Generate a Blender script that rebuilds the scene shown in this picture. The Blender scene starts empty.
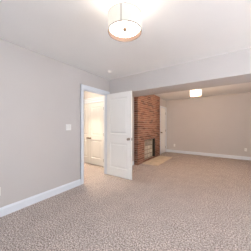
import bpy, bmesh, math, random
from mathutils import Vector, Matrix
random.seed(7)
S = bpy.context.scene
COL = S.collection
PI = math.pi

# ------------------------------------------------------------------ camera
cam_d = bpy.data.cameras.new('camera'); cam = bpy.data.objects.new('camera', cam_d); COL.objects.link(cam)
cam_d.sensor_width = 36; cam_d.lens = 148 / 251 * 36; cam_d.clip_start = 0.02
cam.location = (0, 0, 1.25); cam.rotation_euler = (PI/2, 0, math.radians(34.7))
S.camera = cam
# ------------------------------------------------------------------ world, daylight, exposure
W = bpy.data.worlds.new('world'); S.world = W; W.use_nodes = True
W.node_tree.nodes['Background'].inputs[0].default_value = (0.75, 0.86, 1.0, 1)
W.node_tree.nodes['Background'].inputs[1].default_value = 1.0
def area(name, loc, rot, sx, sy, power, col):
    l = bpy.data.lights.new(name, 'AREA'); l.shape = 'RECTANGLE'; l.size = sx; l.size_y = sy
    l.energy = power; l.color = col
    o = bpy.data.objects.new(name, l); COL.objects.link(o); o.location = loc; o.rotation_euler = rot
    return o
# daylight entering through the two windows behind and beside the camera
area('daylight_back', (0.5, -2.16, 1.45), (PI/2-0.15, 0, 0), 3.0, 1.5, 43, (0.84, 0.93, 1.0))
area('daylight_right', (2.76, 1.0, 1.45), (PI/2-0.1, 0, PI/2), 2.0, 1.5, 35, (0.86, 0.93, 1.0))
sl = bpy.data.lights.new('bounce_sun', 'SUN'); sl.energy = 70; sl.angle = 0.01; sl.color = (0.93, 0.96, 1.0)
bounce_sun = bpy.data.objects.new('bounce_sun', sl); COL.objects.link(bounce_sun)      # added for its bounce: falls through the right window on to the carpet
bounce_sun.rotation_euler = Vector((-0.50, -0.02, -0.80)).to_track_quat('-Z', 'Y').to_euler()
S.view_settings.view_transform = 'Standard'; S.view_settings.look = 'None'
S.view_settings.gamma = 1; S.view_settings.use_curve_mapping = False
S.view_settings.exposure = 0.62
LAMP_COL = (1.0, 0.86, 0.70)

# ------------------------------------------------------------------ materials
def mat(name, col, rough=0.6, metal=0.0, bump=0.0, bscale=200, spec=0.3, var=0.0, vscale=3):
    m = bpy.data.materials.new(name); m.use_nodes = True; nt = m.node_tree; b = nt.nodes['Principled BSDF']
    b.inputs['Roughness'].default_value = rough; b.inputs['Metallic'].default_value = metal
    b.inputs['Specular IOR Level'].default_value = spec
    tc = nt.nodes.new('ShaderNodeTexCoord')
    n = nt.nodes.new('ShaderNodeTexNoise'); n.inputs['Scale'].default_value = vscale; n.inputs['Detail'].default_value = 3
    nt.links.new(tc.outputs['Object'], n.inputs['Vector'])
    r = nt.nodes.new('ShaderNodeValToRGB')
    r.color_ramp.elements[0].color = (*[c*(1-var) for c in col], 1); r.color_ramp.elements[1].color = (*[min(1, c*(1+var)) for c in col], 1)
    r.color_ramp.elements[0].position = 0.3; r.color_ramp.elements[1].position = 0.7
    nt.links.new(n.outputs['Fac'], r.inputs['Fac']); nt.links.new(r.outputs['Color'], b.inputs['Base Color'])
    if bump:
        n2 = nt.nodes.new('ShaderNodeTexNoise'); n2.inputs['Scale'].default_value = bscale
        nt.links.new(tc.outputs['Object'], n2.inputs['Vector'])
        bp = nt.nodes.new('ShaderNodeBump'); bp.inputs['Strength'].default_value = bump; bp.inputs['Distance'].default_value = 0.002
        nt.links.new(n2.outputs['Fac'], bp.inputs['Height']); nt.links.new(bp.outputs['Normal'], b.inputs['Normal'])
    return m
M = {}
M['wall'] = mat('greige_wall_paint', (0.60, 0.565, 0.55), 0.75, bump=0.15, bscale=120, var=0.01)
M['ceiling'] = mat('white_ceiling_paint', (0.87, 0.865, 0.86), 0.85, bump=0.2, bscale=90, var=0.01)
M['trim'] = mat('white_trim_paint_daylight_tint', (0.80, 0.835, 0.89), 0.35, spec=0.5, var=0.01)  # cool daylight cast mixed into the white paint colour
M['door'] = mat('white_door_paint', (0.88, 0.87, 0.85), 0.35, spec=0.5, var=0.01)
M['plastic'] = mat('white_plastic', (0.88, 0.87, 0.85), 0.3, spec=0.5)
M['slot'] = mat('dark_slot', (0.03, 0.03, 0.03), 0.6)
M['nickel'] = mat('brushed_nickel', (0.27, 0.21, 0.17), 0.35, metal=1.0, var=0.05, vscale=40)
M['bronze'] = mat('aged_bronze', (0.16, 0.12, 0.09), 0.4, metal=0.9, var=0.1, vscale=40)
M['mortar'] = mat('grey_brown_mortar', (0.50, 0.40, 0.34), 0.95, bump=0.6, bscale=150, var=0.12, vscale=14)
M['soot'] = mat('sooty_mortar', (0.27, 0.22, 0.17), 0.95, bump=0.5, bscale=80, var=0.25, vscale=9)
M['hearth'] = mat('tan_hearth_tile', (0.66, 0.565, 0.45), 0.6, bump=0.3, bscale=60, var=0.14, vscale=7)
M['finial'] = mat('tan_brass_finial', (0.30, 0.20, 0.13), 0.5, metal=0.0)
M['steel'] = mat('dark_lintel_steel', (0.05, 0.045, 0.04), 0.5, metal=0.6)
M['fabric_band'] = mat('cream_shade_lining', (0.24, 0.16, 0.12), 0.9, var=0.03, vscale=30)

def glow(name, col, strength, alb=0.8):
    m = bpy.data.materials.new(name); m.use_nodes = True; nt = m.node_tree; b = nt.nodes['Principled BSDF']
    b.inputs['Base Color'].default_value = (*[c*alb for c in col], 1); b.inputs['Roughness'].default_value = 0.6
    tc = nt.nodes.new('ShaderNodeTexCoord'); n = nt.nodes.new('ShaderNodeTexNoise'); n.inputs['Scale'].default_value = 60
    nt.links.new(tc.outputs['Object'], n.inputs['Vector'])
    mx = nt.nodes.new('ShaderNodeMapRange'); mx.inputs['To Min'].default_value = strength*0.93; mx.inputs['To Max'].default_value = strength*1.07
    nt.links.new(n.outputs['Fac'], mx.inputs['Value'])
    b.inputs['Emission Color'].default_value = (*col, 1); nt.links.new(mx.outputs['Result'], b.inputs['Emission Strength'])
    return m
M['diffuser'] = glow('lit_glass_diffuser', (1.0, 0.93, 0.84), 3.6)
M['shade'] = glow('lit_sheer_drum_shade', (1.0, 0.93, 0.82), 0.47, 0.28)
M['seam'] = mat('shade_seam_fabric', (0.52, 0.46, 0.41), 0.9)
M['shade_warm'] = glow('lit_warm_drum_shade', (1.0, 0.90, 0.74), 1.3)

def attr_mat(name, stops, rough=0.9):
    """per-piece colour chosen by the 'tone' attribute, with grain"""
    m = bpy.data.materials.new(name); m.use_nodes = True; nt = m.node_tree; b = nt.nodes['Principled BSDF']
    b.inputs['Roughness'].default_value = rough; b.inputs['Specular IOR Level'].default_value = 0.2
    a = nt.nodes.new('ShaderNodeAttribute'); a.attribute_name = 'tone'
    tc = nt.nodes.new('ShaderNodeTexCoord'); n = nt.nodes.new('ShaderNodeTexNoise'); n.inputs['Scale'].default_value = 22; n.inputs['Detail'].default_value = 5
    nt.links.new(tc.outputs['Object'], n.inputs['Vector'])
    r = nt.nodes.new('ShaderNodeValToRGB')
    while len(r.color_ramp.elements) < len(stops): r.color_ramp.elements.new(0.5)
    for i, c in enumerate(stops):
        r.color_ramp.elements[i].position = i/(len(stops)-1); r.color_ramp.elements[i].color = (*c, 1)
    nt.links.new(a.outputs['Fac'], r.inputs['Fac'])
    mm = nt.nodes.new('ShaderNodeMix'); mm.data_type = 'RGBA'; mm.blend_type = 'MULTIPLY'; mm.inputs['Factor'].default_value = 1
    mr = nt.nodes.new('ShaderNodeMapRange'); mr.inputs['From Min'].default_value = 0.3; mr.inputs['From Max'].default_value = 0.7
    mr.inputs['To Min'].default_value = 0.78; mr.inputs['To Max'].default_value = 1.12
    nt.links.new(n.outputs['Fac'], mr.inputs['Value'])
    nt.links.new(r.outputs['Color'], mm.inputs['A']); nt.links.new(mr.outputs['Result'], mm.inputs['B'])
    nt.links.new(mm.outputs['Result'], b.inputs['Base Color'])
    bp = nt.nodes.new('ShaderNodeBump'); bp.inputs['Strength'].default_value = 0.5; bp.inputs['Distance'].default_value = 0.003
    nt.links.new(n.outputs['Fac'], bp.inputs['Height']); nt.links.new(bp.outputs['Normal'], b.inputs['Normal'])
    return m
M['brick'] = attr_mat('red_brick', [(0.15, 0.08, 0.06), (0.22, 0.105, 0.072), (0.295, 0.145, 0.10), (0.36, 0.19, 0.135), (0.26, 0.16, 0.125)])
M['firebrick'] = attr_mat('pale_fire_brick', [(0.30, 0.27, 0.23), (0.56, 0.50, 0.42), (0.72, 0.66, 0.56)])

def carpet():
    m = bpy.data.materials.new('speckled_taupe_carpet'); m.use_nodes = True; nt = m.node_tree; b = nt.nodes['Principled BSDF']
    b.inputs['Roughness'].default_value = 0.95; b.inputs['Specular IOR Level'].default_value = 0.05
    tc = nt.nodes.new('ShaderNodeTexCoord')
    n1 = nt.nodes.new('ShaderNodeTexNoise'); n1.inputs['Scale'].default_value = 68; n1.inputs['Detail'].default_value = 5; n1.inputs['Roughness'].default_value = 0.7
    n2 = nt.nodes.new('ShaderNodeTexNoise'); n2.inputs['Scale'].default_value = 4.5; n2.inputs['Detail'].default_value = 2
    for n in (n1, n2): nt.links.new(tc.outputs['Object'], n.inputs['Vector'])
    r = nt.nodes.new('ShaderNodeValToRGB'); e = r.color_ramp.elements
    e[0].position = 0.385; e[0].color = (0.185, 0.15, 0.135, 1); e[1].position = 0.605; e[1].color = (0.82, 0.74, 0.70, 1)
    k = e.new(0.5); k.color = (0.44, 0.38, 0.355, 1)
    nt.links.new(n1.outputs['Fac'], r.inputs['Fac'])
    mr = nt.nodes.new('ShaderNodeMapRange'); mr.inputs['From Min'].default_value = 0.3; mr.inputs['From Max'].default_value = 0.7
    mr.inputs['To Min'].default_value = 0.94; mr.inputs['To Max'].default_value = 1.06
    nt.links.new(n2.outputs['Fac'], mr.inputs['Value'])
    mm = nt.nodes.new('ShaderNodeMix'); mm.data_type = 'RGBA'; mm.blend_type = 'MULTIPLY'; mm.inputs['Factor'].default_value = 1
    nt.links.new(r.outputs['Color'], mm.inputs['A']); nt.links.new(mr.outputs['Result'], mm.inputs['B'])
    nt.links.new(mm.outputs['Result'], b.inputs['Base Color'])
    bp = nt.nodes.new('ShaderNodeBump'); bp.inputs['Strength'].default_value = 0.6; bp.inputs['Distance'].default_value = 0.005
    nt.links.new(n1.outputs['Fac'], bp.inputs['Height']); nt.links.new(bp.outputs['Normal'], b.inputs['Normal'])
    return m
M['carpet'] = carpet()
def glass():
    m = bpy.data.materials.new('window_glass'); m.use_nodes = True; nt = m.node_tree
    for n in list(nt.nodes): nt.nodes.remove(n)
    o = nt.nodes.new('ShaderNodeOutputMaterial'); t = nt.nodes.new('ShaderNodeBsdfTransparent'); g = nt.nodes.new('ShaderNodeBsdfGlossy')
    g.inputs['Roughness'].default_value = 0.02; x = nt.nodes.new('ShaderNodeMixShader'); x.inputs[0].default_value = 0.06
    nt.links.new(t.outputs[0], x.inputs[1]); nt.links.new(g.outputs[0], x.inputs[2]); nt.links.new(x.outputs[0], o.inputs[0])
    return m
M['glass'] = glass()

# ------------------------------------------------------------------ helpers
def B(bm, x0, x1, y0, y1, z0, z1, tone=None):
    vs = [bm.verts.new(p) for p in ((x0,y0,z0),(x1,y0,z0),(x1,y1,z0),(x0,y1,z0),(x0,y0,z1),(x1,y0,z1),(x1,y1,z1),(x0,y1,z1))]
    fs = [bm.faces.new([vs[i] for i in f]) for f in ((3,2,1,0),(4,5,6,7),(0,1,5,4),(1,2,6,5),(2,3,7,6),(3,0,4,7))]
    if tone is not None:
        lay = bm.faces.layers.float.get('tone') or bm.faces.layers.float.new('tone')
        for f in fs: f[lay] = tone
    return vs
def obj(name, bm, m, parent=None, bevel=0.0, smooth=False, loc=None):
    me = bpy.data.meshes.new(name); bmesh.ops.recalc_face_normals(bm, faces=bm.faces[:]); bm.to_mesh(me); bm.free()
    if smooth:
        for p in me.polygons: p.use_smooth = True
    me.materials.append(m)
    o = bpy.data.objects.new(name, me); COL.objects.link(o)
    if parent: o.parent = parent
    if loc: o.location = loc
    if bevel:
        b = o.modifiers.new('bevel', 'BEVEL'); b.width = bevel; b.segments = 2; b.limit_method = 'ANGLE'
    return o
def tag(o, label=None, cat=None, kind=None, group=None):
    if label: o['label'] = label
    if cat: o['category'] = cat
    if kind: o['kind'] = kind
    if group: o['group'] = group
    return o
def boxes(name, lst, m, parent=None, bevel=0.0):
    bm = bmesh.new()
    for b in lst: B(bm, *b)
    return obj(name, bm, m, parent, bevel)
def struct(name, lst, m, label, cat, bevel=0.0):
    return tag(boxes(name, lst, m, None, bevel), label, cat, 'structure')
def empty(name, loc=(0,0,0), rz=0):
    o = bpy.data.objects.new(name, None); COL.objects.link(o); o.location = loc; o.rotation_euler = (0, 0, rz); o.empty_display_size = 0.1
    return o
def lathe(bm, prof, axis='Z', n=40, c=(0,0,0)):
    """revolve a list of (radius, height) about an axis"""
    rings = []
    for r, h in prof:
        if r < 1e-6: pts = [(0, 0, h)]
        else: pts = [(r*math.cos(2*PI*i/n), r*math.sin(2*PI*i/n), h) for i in range(n)]
        out = []
        for x, y, z in pts:
            p = (x, y, z) if axis == 'Z' else ((x, z, y) if axis == 'Y' else (z, x, y))
            out.append(bm.verts.new((p[0]+c[0], p[1]+c[1], p[2]+c[2])))
        rings.append(out)
    for a, b in zip(rings, rings[1:]):
        for i in range(n):
            j = (i+1) % n
            if len(a) == 1 and len(b) == 1: continue
            if len(a) == 1: bm.faces.new((a[0], b[i], b[j]))
            elif len(b) == 1: bm.faces.new((a[i], a[j], b[0]))
            else: bm.faces.new((a[i], a[j], b[j], b[i]))
    return bm

# ------------------------------------------------------------------ the setting
H = 2.44
XL, XF, YB, YE, XR = -2.56, -2.47, -2.0, 6.9, 2.6    # left wall, left wall beyond the beam, back, far, right
XG = -2.41                                            # left wall beyond the chimney
DY0, DY1, DH = 2.10, 2.868, 2.05                       # doorway in the left wall
struct('floor', [(-5.0, XR+0.15, YB-0.15, YE+0.15, -0.1, 0)], M['carpet'], 'wall to wall speckled taupe carpet', 'floor')
struct('ceiling', [(-5.0, XR+0.15, YB-0.15, YE+0.15, H, H+0.1)], M['ceiling'], 'flat white painted ceiling', 'ceiling')
struct('wall_left', [(XL-0.095, XL, YB, DY0, 0, H), (XL-0.095, XL, DY0, DY1, DH, H), (XL-0.095, XL, DY1, 2.965, 0, H)],
       M['wall'], 'greige left wall holding the light switch and the open doorway', 'wall')
D2a, D2b = 6.13, 6.79
struct('wall_hearth', [(XL-0.095, XF, 2.965, 4.9, 0, H), (XL-0.095, XG, 4.9, D2a, 0, H), (XL-0.095, XG, D2a, D2b, 2.04, H), (XL-0.095, XG, D2b, YE, 0, H),
       (XL-0.095, XG-0.1, D2a, D2b, 0, 2.04)],
       M['wall'], 'greige wall of the far room behind the brick chimney', 'wall')
struct('wall_far', [(XL-0.095, XR+0.12, YE, YE+0.12, 0, H)], M['wall'], 'greige wall at the far end of the room', 'wall')
WX0, WX1, WZ0, WZ1 = -1.0, 2.0, 0.7, 2.2
struct('wall_back', [(XL-0.095, WX0, YB-0.12, YB, 0, H), (WX1, XR+0.12, YB-0.12, YB, 0, H), (WX0, WX1, YB-0.12, YB, 0, WZ0), (WX0, WX1, YB-0.12, YB, WZ1, H)],
       M['wall'], 'greige wall behind the viewer with a wide window', 'wall')
RY0, RY1 = 0.0, 2.0
struct('wall_right', [(XR, XR+0.12, YB, RY0, 0, H), (XR, XR+0.12, RY1, YE, 0, H), (XR, XR+0.12, RY0, RY1, 0, WZ0), (XR, XR+0.12, RY0, RY1, WZ1, H)],
       M['wall'], 'greige right wall with a window', 'wall')
# dropped beam between the two halves of the room
struct('ceiling_beam', [(XL, XR, 2.96, 3.56, 2.056, H)], M['wall'], 'greige boxed beam dropped across the ceiling', 'beam')
struct('trim_6', [(XF, XR, 2.96, 3.56, 2.05, 2.056)], M['wall'], 'painted underside board of the dropped beam', 'trim')
# windows behind / beside the viewer
def window(name, horizontal, a0, a1, plane, out, label):
    w = empty(name); tag(w, label, 'window', 'structure')
    fr, f = [], 0.05
    def bx(p0, p1, q0, q1, d0, d1):
        lo, hi = min(plane+out*d0, plane+out*d1), max(plane+out*d0, plane+out*d1)
        return (p0, p1, lo, hi, q0, q1) if horizontal else (lo, hi, p0, p1, q0, q1)
    mid = (a0+a1)/2
    fr = [bx(a0, a0+f, WZ0, WZ1, 0.02, 0.10), bx(a1-f, a1, WZ0, WZ1, 0.02, 0.10), bx(a0+f, a1-f, WZ0, WZ0+f, 0.02, 0.10),
          bx(a0+f, a1-f, WZ1-f, WZ1, 0.02, 0.10), bx(mid-f/2, mid+f/2, WZ0+f, WZ1-f, 0.02, 0.10)]
    boxes('window_frame', fr, M['trim'], w)
    boxes('pane', [bx(a0+f, mid-f/2, WZ0+f, WZ1-f, 0.055, 0.06), bx(mid+f/2, a1-f, WZ0+f, WZ1-f, 0.055, 0.06)], M['glass'], w)
    boxes('window_sill', [bx(a0-0.04, a1+0.04, WZ0-0.03, WZ0, -0.06, 0.0)], M['trim'], w)
window('window_1', True, WX0, WX1, YB, -1, 'wide white framed window behind the viewer')
window('window_2', False, RY0, RY1, XR, 1, 'white framed window in the right wall')

# hall beyond the doorway
HY, HX = 3.27, -4.9
CXR, CTOP = -3.05, 1.965
struct('wall_closet', [(HX, -4.33, HY, HY+0.12, 0, H), (CXR, XL-0.095, HY, HY+0.12, 0, H), (-4.33, CXR, HY, HY+0.12, CTOP, H),
       (-4.33, CXR, HY+0.075, HY+0.12, 0, CTOP)], M['wall'], 'hall wall around the white closet doors', 'wall')
struct('wall_hall_end', [(HX-0.1, HX, YB, HY+0.12, 0, H)], M['wall'], 'hall wall opposite the doorway', 'wall')
struct('wall_hall_back', [(HX, XL-0.095, 0.4, 0.5, 0, H)], M['wall'], 'closed near end of the hall', 'wall')

# baseboards with a stepped cap
def base_profile(name, p0, p1, nrm, label, h=0.125, t=0.015):
    """moulded board from p0 to p1 standing off the wall along nrm"""
    bm = bmesh.new(); prof = [(0,0),(t,0),(t,h*0.80),(t*0.85,h*0.84),(t*0.5,h*0.90),(t*0.42,h*0.97),(t*0.2,h),(0,h)]
    ends = []
    for p in (p0, p1): ends.append([bm.verts.new((p[0]+nrm[0]*d, p[1]+nrm[1]*d, z)) for d, z in prof])
    n = len(prof)
    for i in range(n): bm.faces.new((ends[0][i], ends[0][(i+1)%n], ends[1][(i+1)%n], ends[1][i]))
    bm.faces.new(ends[0]); bm.faces.new(list(reversed(ends[1])))
    return tag(obj(name, bm, M['trim']), label, 'baseboard', 'structure')
CW = 0.075
base_profile('baseboard_left', (XL, YB+0.02), (XL, DY0-CW+0.005), (1,0), 'white baseboard along the left wall up to the doorway')
base_profile('baseboard_far', (XG+0.0, YE), (XR, YE), (0,-1), 'white baseboard along the far wall')
base_profile('baseboard_hearth', (XF, 2.97), (XF, 4.03), (1,0), 'short white baseboard beside the brick chimney')
base_profile('baseboard_right', (XR, YB+0.02), (XR, YE-0.02), (-1,0), 'white baseboard along the right wall')
base_profile('baseboard_back', (XL+0.02, YB), (XR-0.02, YB), (0,1), 'white baseboard under the window behind the viewer')

# door casings: mitred moulded boards
def casing(name, plane, nrm, a0, a1, top, along, label, w=CW, t=0.018, right_w=None):
    rw = right_w or w
    def bx(p0, p1, q0, q1, d):
        lo, hi = min(plane, plane+nrm*d), max(plane, plane+nrm*d)
        return (lo, hi, p0, p1, q0, q1) if along == 'Y' else (p0, p1, lo, hi, q0, q1)
    L = [bx(a0-w, a0, 0, top, t), bx(a1, a1+rw, 0, top, t), bx(a0-w, a1+rw, top, top+w, t),
         bx(a0-w, a0-w+0.012, 0, top+w-0.012, t+0.006), bx(a1+rw-0.012, a1+rw, 0, top+w-0.012, t+0.006), bx(a0-w, a1+rw, top+w-0.012, top+w, t+0.006)]
    return struct(name, L, M['trim'], label, 'door casing', 0.003)
casing('trim_1', XL, 1, DY0, DY1, DH, 'Y', 'white casing around the open doorway in the left wall', right_w=0.07)
struct('trim_2', [(XL-0.095, XL, DY0, DY0+0.015, 0, DH), (XL-0.095, XL, DY1-0.015, DY1, 0, DH), (XL-0.095, XL, DY0+0.015, DY1-0.015, DH-0.015, DH),
                  (XL-0.075, XL-0.04, DY0+0.015, DY0+0.027, 0, DH-0.015), (XL-0.075, XL-0.04, DY0+0.027, DY1-0.027, DH-0.027, DH-0.015), (XL-0.075, XL-0.04, DY1-0.027, DY1-0.015, 0, DH-0.015)],
       M['trim'], 'white jamb lining the open doorway', 'door jamb')
casing('trim_3', HY, -1, -4.33, CXR, CTOP, 'X', 'white casing around the hall closet doors')
struct('trim_5', [(-4.47, CXR+0.10, HY-0.040, HY, CTOP+CW, CTOP+CW+0.018), (-4.46, CXR+0.09, HY-0.028, HY, CTOP+CW+0.018, CTOP+CW+0.055), (-4.48, CXR+0.11, HY-0.055, HY, CTOP+CW+0.055, CTOP+CW+0.075)], M['trim'], 'white crown cap over the hall closet casing', 'trim', 0.004)
casing('trim_4', XG, 1, D2a, D2b, 2.04, 'Y', 'white casing around the closed door beside the chimney', w=0.06)

# panelled door leaf: x across 0..w, y thickness 0..-th (front at -th), z up
def leaf_mesh(w, h, th, panels, rec=0.013):
    bm = bmesh.new()
    xs = sorted({0, w} | {p[0] for p in panels} | {p[1] for p in panels}); zs = sorted({0, h} | {p[2] for p in panels} | {p[3] for p in panels})
    for side in (0, 1):
        def P(x, z, d): return bm.verts.new((x, -th+d if side == 0 else -d, z))
        for i in range(len(xs)-1):
            for j in range(len(zs)-1):
                x0, x1, z0, z1 = xs[i], xs[i+1], zs[j], zs[j+1]; cx, cz = (x0+x1)/2, (z0+z1)/2
                if any(p[0] < cx < p[1] and p[2] < cz < p[3] for p in panels): continue
                bm.faces.new([P(x0,z0,0), P(x1,z0,0), P(x1,z1,0), P(x0,z1,0)])
        for (a, b, c, d) in panels:
            prev = None
            for ins, dep in ((0, 0), (0.012, rec*0.9), (0.018, rec), (0.034, rec), (0.052, rec*0.3), (0.060, rec*0.25)):
                ring = [P(a+ins, c+ins, dep), P(b-ins, c+ins, dep), P(b-ins, d-ins, dep), P(a+ins, d-ins, dep)]
                if prev:
                    for k in range(4): bm.faces.new([prev[k], prev[(k+1)%4], ring[(k+1)%4], ring[k]])
                prev = ring
            bm.faces.new(prev)
    for (x0,z0,x1,z1) in ((0,0,w,0),(w,0,w,h),(w,h,0,h),(0,h,0,0)):
        bm.faces.new([bm.verts.new(p) for p in ((x0,-th,z0),(x1,-th,z1),(x1,0,z1),(x0,0,z0))])
    bmesh.ops.remove_doubles(bm, verts=bm.verts[:], dist=1e-5)
    return bm
def knob_mesh(c, sgn, axis='Y', s=1.0):
    bm = bmesh.new()
    prof = [(0,0),(0.032*s,0),(0.032*s,0.004),(0.026*s,0.009),(0.012*s,0.012),(0.011*s,0.028),(0.018*s,0.034),(0.027*s,0.042),(0.029*s,0.052),(0.025*s,0.061),(0.014*s,0.066),(0,0.067)]
    lathe(bm, [(r, sgn*h) for r, h in prof], axis, 24, c); return bm
def hinge_mesh(x, y, z, flap=True):
    bm = bmesh.new(); lathe(bm, [(0,-0.052),(0.004,-0.05),(0.0075,-0.045),(0.0075,0.045),(0.004,0.05),(0,0.052)], 'Z', 12, (x, y, z))
    if flap: B(bm, x-0.018, x+0.018, y+0.001, y+0.004, z-0.044, z+0.044)
    else: B(bm, x-0.001, x+0.003, y-0.036, y-0.002, z-0.044, z+0.044)
    return bm

# door_1: the open leaf standing across in front of the beam
LW, LH, TH = 0.735, 2.03, 0.035
d1 = empty('door_1', (XL+0.022, 2.872, 0.012)); tag(d1, 'white two panel door swung open in front of the beam', 'door', 'structure')
obj('door_leaf', leaf_mesh(LW, LH, TH, [(0.11, LW-0.11, 0.20, 0.81), (0.11, LW-0.11, 1.03, LH-0.12)]), M['door'], d1)
for y, s in ((-TH, -1), (0, 1)):
    k = obj('door_knob', knob_mesh((LW-0.065, y, 0.925), s), M['nickel'], d1, smooth=True); k['label'] = 'brushed nickel round knob'
lp = boxes('latch_plate', [(LW, LW+0.002, -TH+0.005, -0.005, 0.895, 0.955), (LW+0.002, LW+0.010, -TH+0.012, -0.012, 0.915, 0.935)], M['nickel'], d1); lp['label'] = 'nickel latch plate on the door edge'
for z in (0.2, 1.0, 1.82):
    obj('hinge', hinge_mesh(-0.004, 0.008, z, False), M['nickel'], d1, smooth=False)

# hall closet: pair of panelled doors
CWD = (4.33+CXR)/2 - 0.004
for i, (x0, kx, hx) in enumerate(((-4.328, CWD-0.055, 0.0), (CXR-0.002-CWD, 0.055, CWD))):
    d = empty('door_%d' % (i+2), (x0, HY+0.04, 0.02)); tag(d, ('left' if i == 0 else 'right') + ' leaf of the white hall closet doors', 'door', 'structure')
    obj('door_leaf', leaf_mesh(CWD, 1.94, 0.033, [(0.10, CWD-0.10, 0.20, 0.78), (0.10, CWD-0.10, 0.92, 1.82)]), M['door'], d)
    k = obj('door_knob', knob_mesh((kx, -0.033, 0.825), -1, s=0.9), M['nickel'], d, smooth=True); k['label'] = 'nickel round knob'
    for z in (0.18, 0.96, 1.74): obj('hinge', hinge_mesh(hx+(-0.004 if i else 0.004), -0.042, z), M['bronze'], d)
# closed door beside the chimney (in the left wall of the far room): local x runs along +Y
d = empty('door_4', (XG-0.012, D2a+0.004, 0.012), PI/2); tag(d, 'narrow white closed door between chimney and far wall', 'door', 'structure')
w4 = D2b-D2a-0.008
obj('door_leaf', leaf_mesh(w4, 2.02, 0.033, [(0.10, w4-0.10, 0.20, 0.81), (0.10, w4-0.10, 1.03, 1.90)]), M['door'], d)
d.location.x = XG-0.035
k = obj('door_knob', knob_mesh((0.065, -0.033, 0.93), -1), M['bronze'], d, smooth=True); k['label'] = 'dark bronze round knob'
for z in (0.22, 1.0, 1.8): obj('hinge', hinge_mesh(w4-0.002, -0.034, z), M['bronze'], d)

# ------------------------------------------------------------------ brick chimney
CX, CY0, CY1 = -2.33, 4.05, 5.88       # brick face, near side, far side
FY0, FY1, FZ0, FZ1 = 4.50, 5.42, 0.06, 0.76
ch = empty('brick_fireplace', (CX-0.05, (CY0+CY1)/2, 0)); tag(ch, 'red brick chimney breast with a closed up firebox, floor to ceiling', 'fireplace')
ox, oy = ch.location.x, ch.location.y
def rel(b): return (b[0]-ox, b[1]-ox, b[2]-oy, b[3]-oy, b[4], b[5])
jx = CX-0.006                                       # mortar face
XI0, XI1 = XF+0.001, XG+0.001                       # inner faces against the two wall planes
DEP = 0.10
core = [(XI0, jx, CY0+0.006, FY0, 0, H-0.002), (XI0, jx, FY0, 4.899, 0, FZ0), (XI0, jx, FY0, 4.899, FZ1, H-0.002), (XI1, jx, 4.899, FY1, 0, FZ0), (XI1, jx, 4.899, FY1, FZ1, H-0.002),
        (XI1, jx, FY1, CY1-0.006, 0, H-0.002)]
boxes('mortar_core', [rel(b) for b in core], M['mortar'], ch)
bm = bmesh.new(); lay = bm.faces.layers.float.new('tone')
bh, g, bl = 0.0575, 0.0105, 0.200
nrow = int(H/(bh+g)); pitch = (H-0.004)/nrow; bh = pitch-g
for r in range(nrow):
    z0 = r*pitch+0.002; z1 = z0+bh; y = CY0 - (0 if r % 2 else 0.105); first = True
    while y < CY1-0.01:
        a, b = max(y, CY0), min(y+bl, CY1); y += bl+g
        if b-a < 0.03: continue
        segs = [(a, b)]
        if z1 > FZ0+0.02 and z0 < FZ1-0.01:
            segs = [s for s in ((a, min(b, FY0)), (max(a, FY1), b)) if s[1]-s[0] > 0.02]
        for (s0, s1) in segs:
            j = random.uniform(-0.002, 0.002)
            zz = z0
            if z0 < FZ1 < z1 and s0 > FY0-0.1 and s1 < FY1+0.1 and False: zz = FZ1
            B(bm, (jx-0.03)-ox, CX+j-ox, s0-oy, s1-oy, zz, z1, min(1, max(0, random.gauss(0.5, 0.26))))
    # near side of the breast: stretcher/header returns, shade put into their darker tone
    a, b = XI0-ox, jx-0.036-ox
    B(bm, a, b, CY0+random.uniform(-0.002, 0.002)-oy, CY0+0.05-oy, z0, z1, min(1, max(0, random.gauss(0.3, 0.25))))
    # far side
    B(bm, XI1-ox, jx-0.036-ox, CY1-0.05-oy, CY1-oy, z0, z1, min(1, max(0, random.gauss(0.5, 0.25))))
obj('brick_facing', bm, M['brick'], ch)
# firebox: shallow recess closed with pale blocks
bx_ = CX-DEP+0.022
bb = boxes('firebox_back', [rel((XI1, bx_-0.006, 4.901, FY1-0.001, FZ0+0.001, FZ1-0.001)), rel((XI0, bx_-0.006, FY0+0.001, 4.897, FZ0+0.001, FZ1-0.001))], M['soot'], ch); bb['label'] = 'sooty firebox back'
bm = bmesh.new(); bm.faces.layers.float.new('tone')
ncol, nr = 4, 4; wv = (FY1-FY0-0.15)/ncol; hv = (FZ1-FZ0-0.10)/nr
for r in range(nr):
    for c in range(ncol):
        y0 = FY0+0.03+c*wv; z0 = FZ0+0.03+r*hv
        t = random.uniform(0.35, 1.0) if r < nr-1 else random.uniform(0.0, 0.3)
        B(bm, bx_-0.006-ox, bx_+random.uniform(0, 0.006)-ox, y0-oy, y0+wv-0.028-oy, z0, z0+hv-0.028, t)
fb = obj('firebox_blocks', bm, M['firebrick'], ch, 0.004); fb['label'] = 'pale fire blocks filling the opening'
li = boxes('lintel', [rel((bx_+0.01, CX-0.004, FY0+0.002, FY1-0.002, FZ1-0.022, FZ1-0.002)), rel((bx_-0.004, CX-0.012, FY1-0.09, FY1-0.002, FZ0+0.002, FZ1-0.023))], M['steel'], ch); li['label'] = 'dark steel frame at top and far side of the firebox'
# hearth slab lying flush in the carpet
bm = bmesh.new()
hx0, hx1, hy0, hy1 = CX+0.004, -1.78, 4.30, 5.78
ny, nx = 5, 2
for i in range(ny):
    for j in range(nx):
        a = hy0+(hy1-hy0)*i/ny; c = hx0+(hx1-hx0)*j/nx
        B(bm, c+0.002, c+(hx1-hx0)/nx-0.002, a+0.002, a+(hy1-hy0)/ny-0.002, 0, 0.018)
B(bm, hx0, hx1, hy0, hy1, 0, 0.014)
tag(obj('hearth_slab', bm, M['hearth'], bevel=0.002), 'tan tiled hearth slab on the carpet before the brick fireplace', 'hearth')

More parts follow.
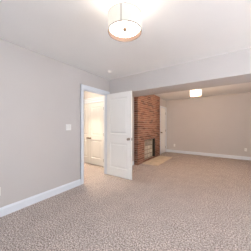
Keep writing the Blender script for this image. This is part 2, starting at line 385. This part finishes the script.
# ------------------------------------------------------------------ drum ceiling lamps
def drum(loc, label, shade='shade', up=4.0, down=0, col=LAMP_COL):
    t = empty('drum_ceiling_light', loc); tag(t, label, 'ceiling light', group='drum ceiling lights')
    R, zb, zt = 0.154, 2.112-H, 2.262-H
    bm = bmesh.new(); lathe(bm, [(0,0),(0.062,0),(0.062,-0.012),(0.050,-0.022),(0.012,-0.026),(0.010,-0.06),(0.010,zt+0.004),(0,zt+0.004)], 'Z', 32)
    c = obj('canopy', bm, M['trim'], t, smooth=True)
    bm = bmesh.new()
    for k in range(3):
        a = 2*PI*k/3+0.5; v = Vector((math.cos(a), math.sin(a), 0)); n = Vector((-v.y, v.x, 0))*0.003
        q = [v*0.008+n, v*0.008-n, v*(R-0.006)-n, v*(R-0.006)+n]
        lo = [bm.verts.new(p+Vector((0,0,zt-0.006))) for p in q]; hi = [bm.verts.new(p+Vector((0,0,zt))) for p in q]
        bm.faces.new(lo); bm.faces.new(hi)
        for i in range(4): bm.faces.new((lo[i], lo[(i+1)%4], hi[(i+1)%4], hi[i]))
    obj('spider', bm, M['nickel'], t)
    bm = bmesh.new(); lathe(bm, [(R-0.003, zb+0.006),(R, zb+0.006),(R, zt-0.004),(R-0.003, zt-0.004),(R-0.003, zb+0.006)], 'Z', 64)
    sh = obj('lamp_shade', bm, M[shade], t, smooth=False); sh['label'] = 'lit cream sheer drum shade'
    bm = bmesh.new(); lathe(bm, [(R-0.004, zb),(R+0.001, zb),(R+0.001, zb+0.0055),(R-0.0032, zb+0.0055),(R-0.0032, zb+0.040),(R-0.004, zb+0.040),(R-0.004, zb)], 'Z', 64)
    obj('bottom_rim', bm, M['fabric_band'], sh)
    bm = bmesh.new(); lathe(bm, [(R-0.004, zt-0.004),(R+0.001, zt-0.004),(R+0.001, zt),(R-0.004, zt),(R-0.004, zt-0.004)], 'Z', 64)
    obj('top_rim', bm, M['fabric_band'], sh)
    a = math.atan2(-loc[1], -loc[0]) + 0.16   # seam of the shade, on the side of the entry
    bm = bmesh.new(); B(bm, R, R+0.0015, -0.006, 0.006, zb+0.006, zt-0.004)
    s = obj('shade_seam', bm, M['seam'], sh); s.rotation_euler.z = a-0.36
    bm = bmesh.new(); lathe(bm, [(0, zb+0.034),(R-0.03, zb+0.0345),(R-0.010, zb+0.036),(R-0.010, zb+0.040),(0, zb+0.040)], 'Z', 64)
    df = obj('diffuser', bm, M['diffuser'], t, smooth=True); df['label'] = 'round frosted diffuser glowing white'
    bm = bmesh.new(); lathe(bm, [(0, zb+0.014),(0.010, zb+0.015),(0.017, zb+0.019),(0.013, zb+0.023),(0.018, zb+0.026),(0.018, zb+0.033),(0, zb+0.0335)], 'Z', 20)
    f = obj('finial', bm, M['finial'], t, smooth=True); f['label'] = 'small nickel finial'
    l = bpy.data.lights.new('bulb', 'POINT'); l.energy = up; l.color = col; l.shadow_soft_size = 0.05
    o = bpy.data.objects.new('bulb', l); COL.objects.link(o); o.parent = t; o.location = (0, 0, zt+0.03)   # light escaping the open top of the drum
    if down: o2 = bpy.data.objects.new('bulb', l.copy())
    if down: o2.data.energy = down; COL.objects.link(o2); o2.parent = t; o2.location = (0, 0, zb-0.08)
    return t
drum((-0.785, 1.122, H), 'large lit drum light on the ceiling nearest the viewer')
drum((-0.77, 4.68, H), 'smaller looking lit drum light beyond the beam', 'shade_warm', 14, 28, (1.0, 0.70, 0.45))

# hall light: bare-white flush dome out of view beyond the door head
t = empty('dome_ceiling_light', (-3.45, 2.6, H)); tag(t, 'round flush dome light on the hall ceiling beyond the doorway', 'ceiling light')
bm = bmesh.new(); lathe(bm, [(0,0),(0.15,0),(0.15,-0.02),(0,-0.021)], 'Z', 40); obj('base', bm, M['nickel'], t)
bm = bmesh.new(); lathe(bm, [(0.14,-0.022),(0.13,-0.05),(0.09,-0.08),(0.04,-0.095),(0,-0.098)], 'Z', 40); obj('dome', bm, M['diffuser'], t, smooth=True)
l = bpy.data.lights.new('bulb', 'POINT'); l.energy = 12.5; l.color = (1.0, 0.85, 0.68); l.shadow_soft_size = 0.12
o = bpy.data.objects.new('bulb', l); COL.objects.link(o); o.parent = t; o.location = (0, 0, -0.24)
l = bpy.data.lights.new('bulb', 'SPOT'); l.energy = 130; l.color = (1.0, 0.79, 0.58); l.shadow_soft_size = 0.12; l.spot_size = math.radians(88); l.spot_blend = 0.8  # extra spot added inside the dome to brighten the hall floor
o = bpy.data.objects.new('bulb', l); COL.objects.link(o); o.parent = t; o.location = (0, 0, -0.14)

# ------------------------------------------------------------------ small fittings
# smoke detector
t = empty('smoke_detector', (-2.136, 2.48, H)); tag(t, 'small round white detector on the ceiling near the corner', 'smoke detector')
bm = bmesh.new(); lathe(bm, [(0,0),(0.052,0),(0.052,-0.012),(0.046,-0.022),(0.044,-0.026),(0,-0.026)], 'Z', 32); obj('housing', bm, M['plastic'], t, smooth=False)
bm = bmesh.new(); lathe(bm, [(0,-0.0265),(0.030,-0.0265),(0.028,-0.036),(0.010,-0.038),(0,-0.038)], 'Z', 32); obj('sensor_cap', bm, M['plastic'], t)
# double light switch on the left wall
t = empty('light_switch', (XL, 1.74, 1.215)); tag(t, 'white double light switch plate on the left wall beside the doorway', 'light switch')
boxes('wall_plate', [(0, 0.006, -0.058, 0.058, -0.058, 0.058)], M['plastic'], t, 0.003)
for y in (-0.023, 0.023):
    bm = bmesh.new(); vs = B(bm, 0.006, 0.010, y-0.0165, y+0.0165, -0.033, 0.033)
    for v in vs:
        if v.co.x > 0.008 and v.co.z > 0: v.co.x += 0.004
    obj('rocker', bm, M['plastic'], t)
def outlet(loc, rz, label):
    t = empty('wall_outlet', loc, rz); tag(t, label, 'outlet', group='wall outlets')
    boxes('wall_plate', [(0, 0.006, -0.036, 0.036, -0.058, 0.058)], M['plastic'], t, 0.003)
    for z in (-0.021, 0.021):
        r = boxes('receptacle', [(0.006, 0.009, -0.017, 0.017, z-0.015, z+0.015)], M['plastic'], t, 0.002)
        s = boxes('slot', [(0.009, 0.0095, -0.009, -0.006, z-0.004, z+0.007), (0.009, 0.0095, 0.006, 0.009, z-0.004, z+0.007), (0.009, 0.0095, -0.002, 0.002, z-0.011, z-0.007)], M['slot'], r)
    return t
outlet((XL, 0.655, 0.35), 0, 'white outlet low on the left wall at the picture edge')
outlet((0.53, YE, 0.37), -PI/2, 'white outlet on the far wall, right of the two')
outlet((-2.03, YE, 0.34), -PI/2, 'white outlet on the far wall near the closed door')
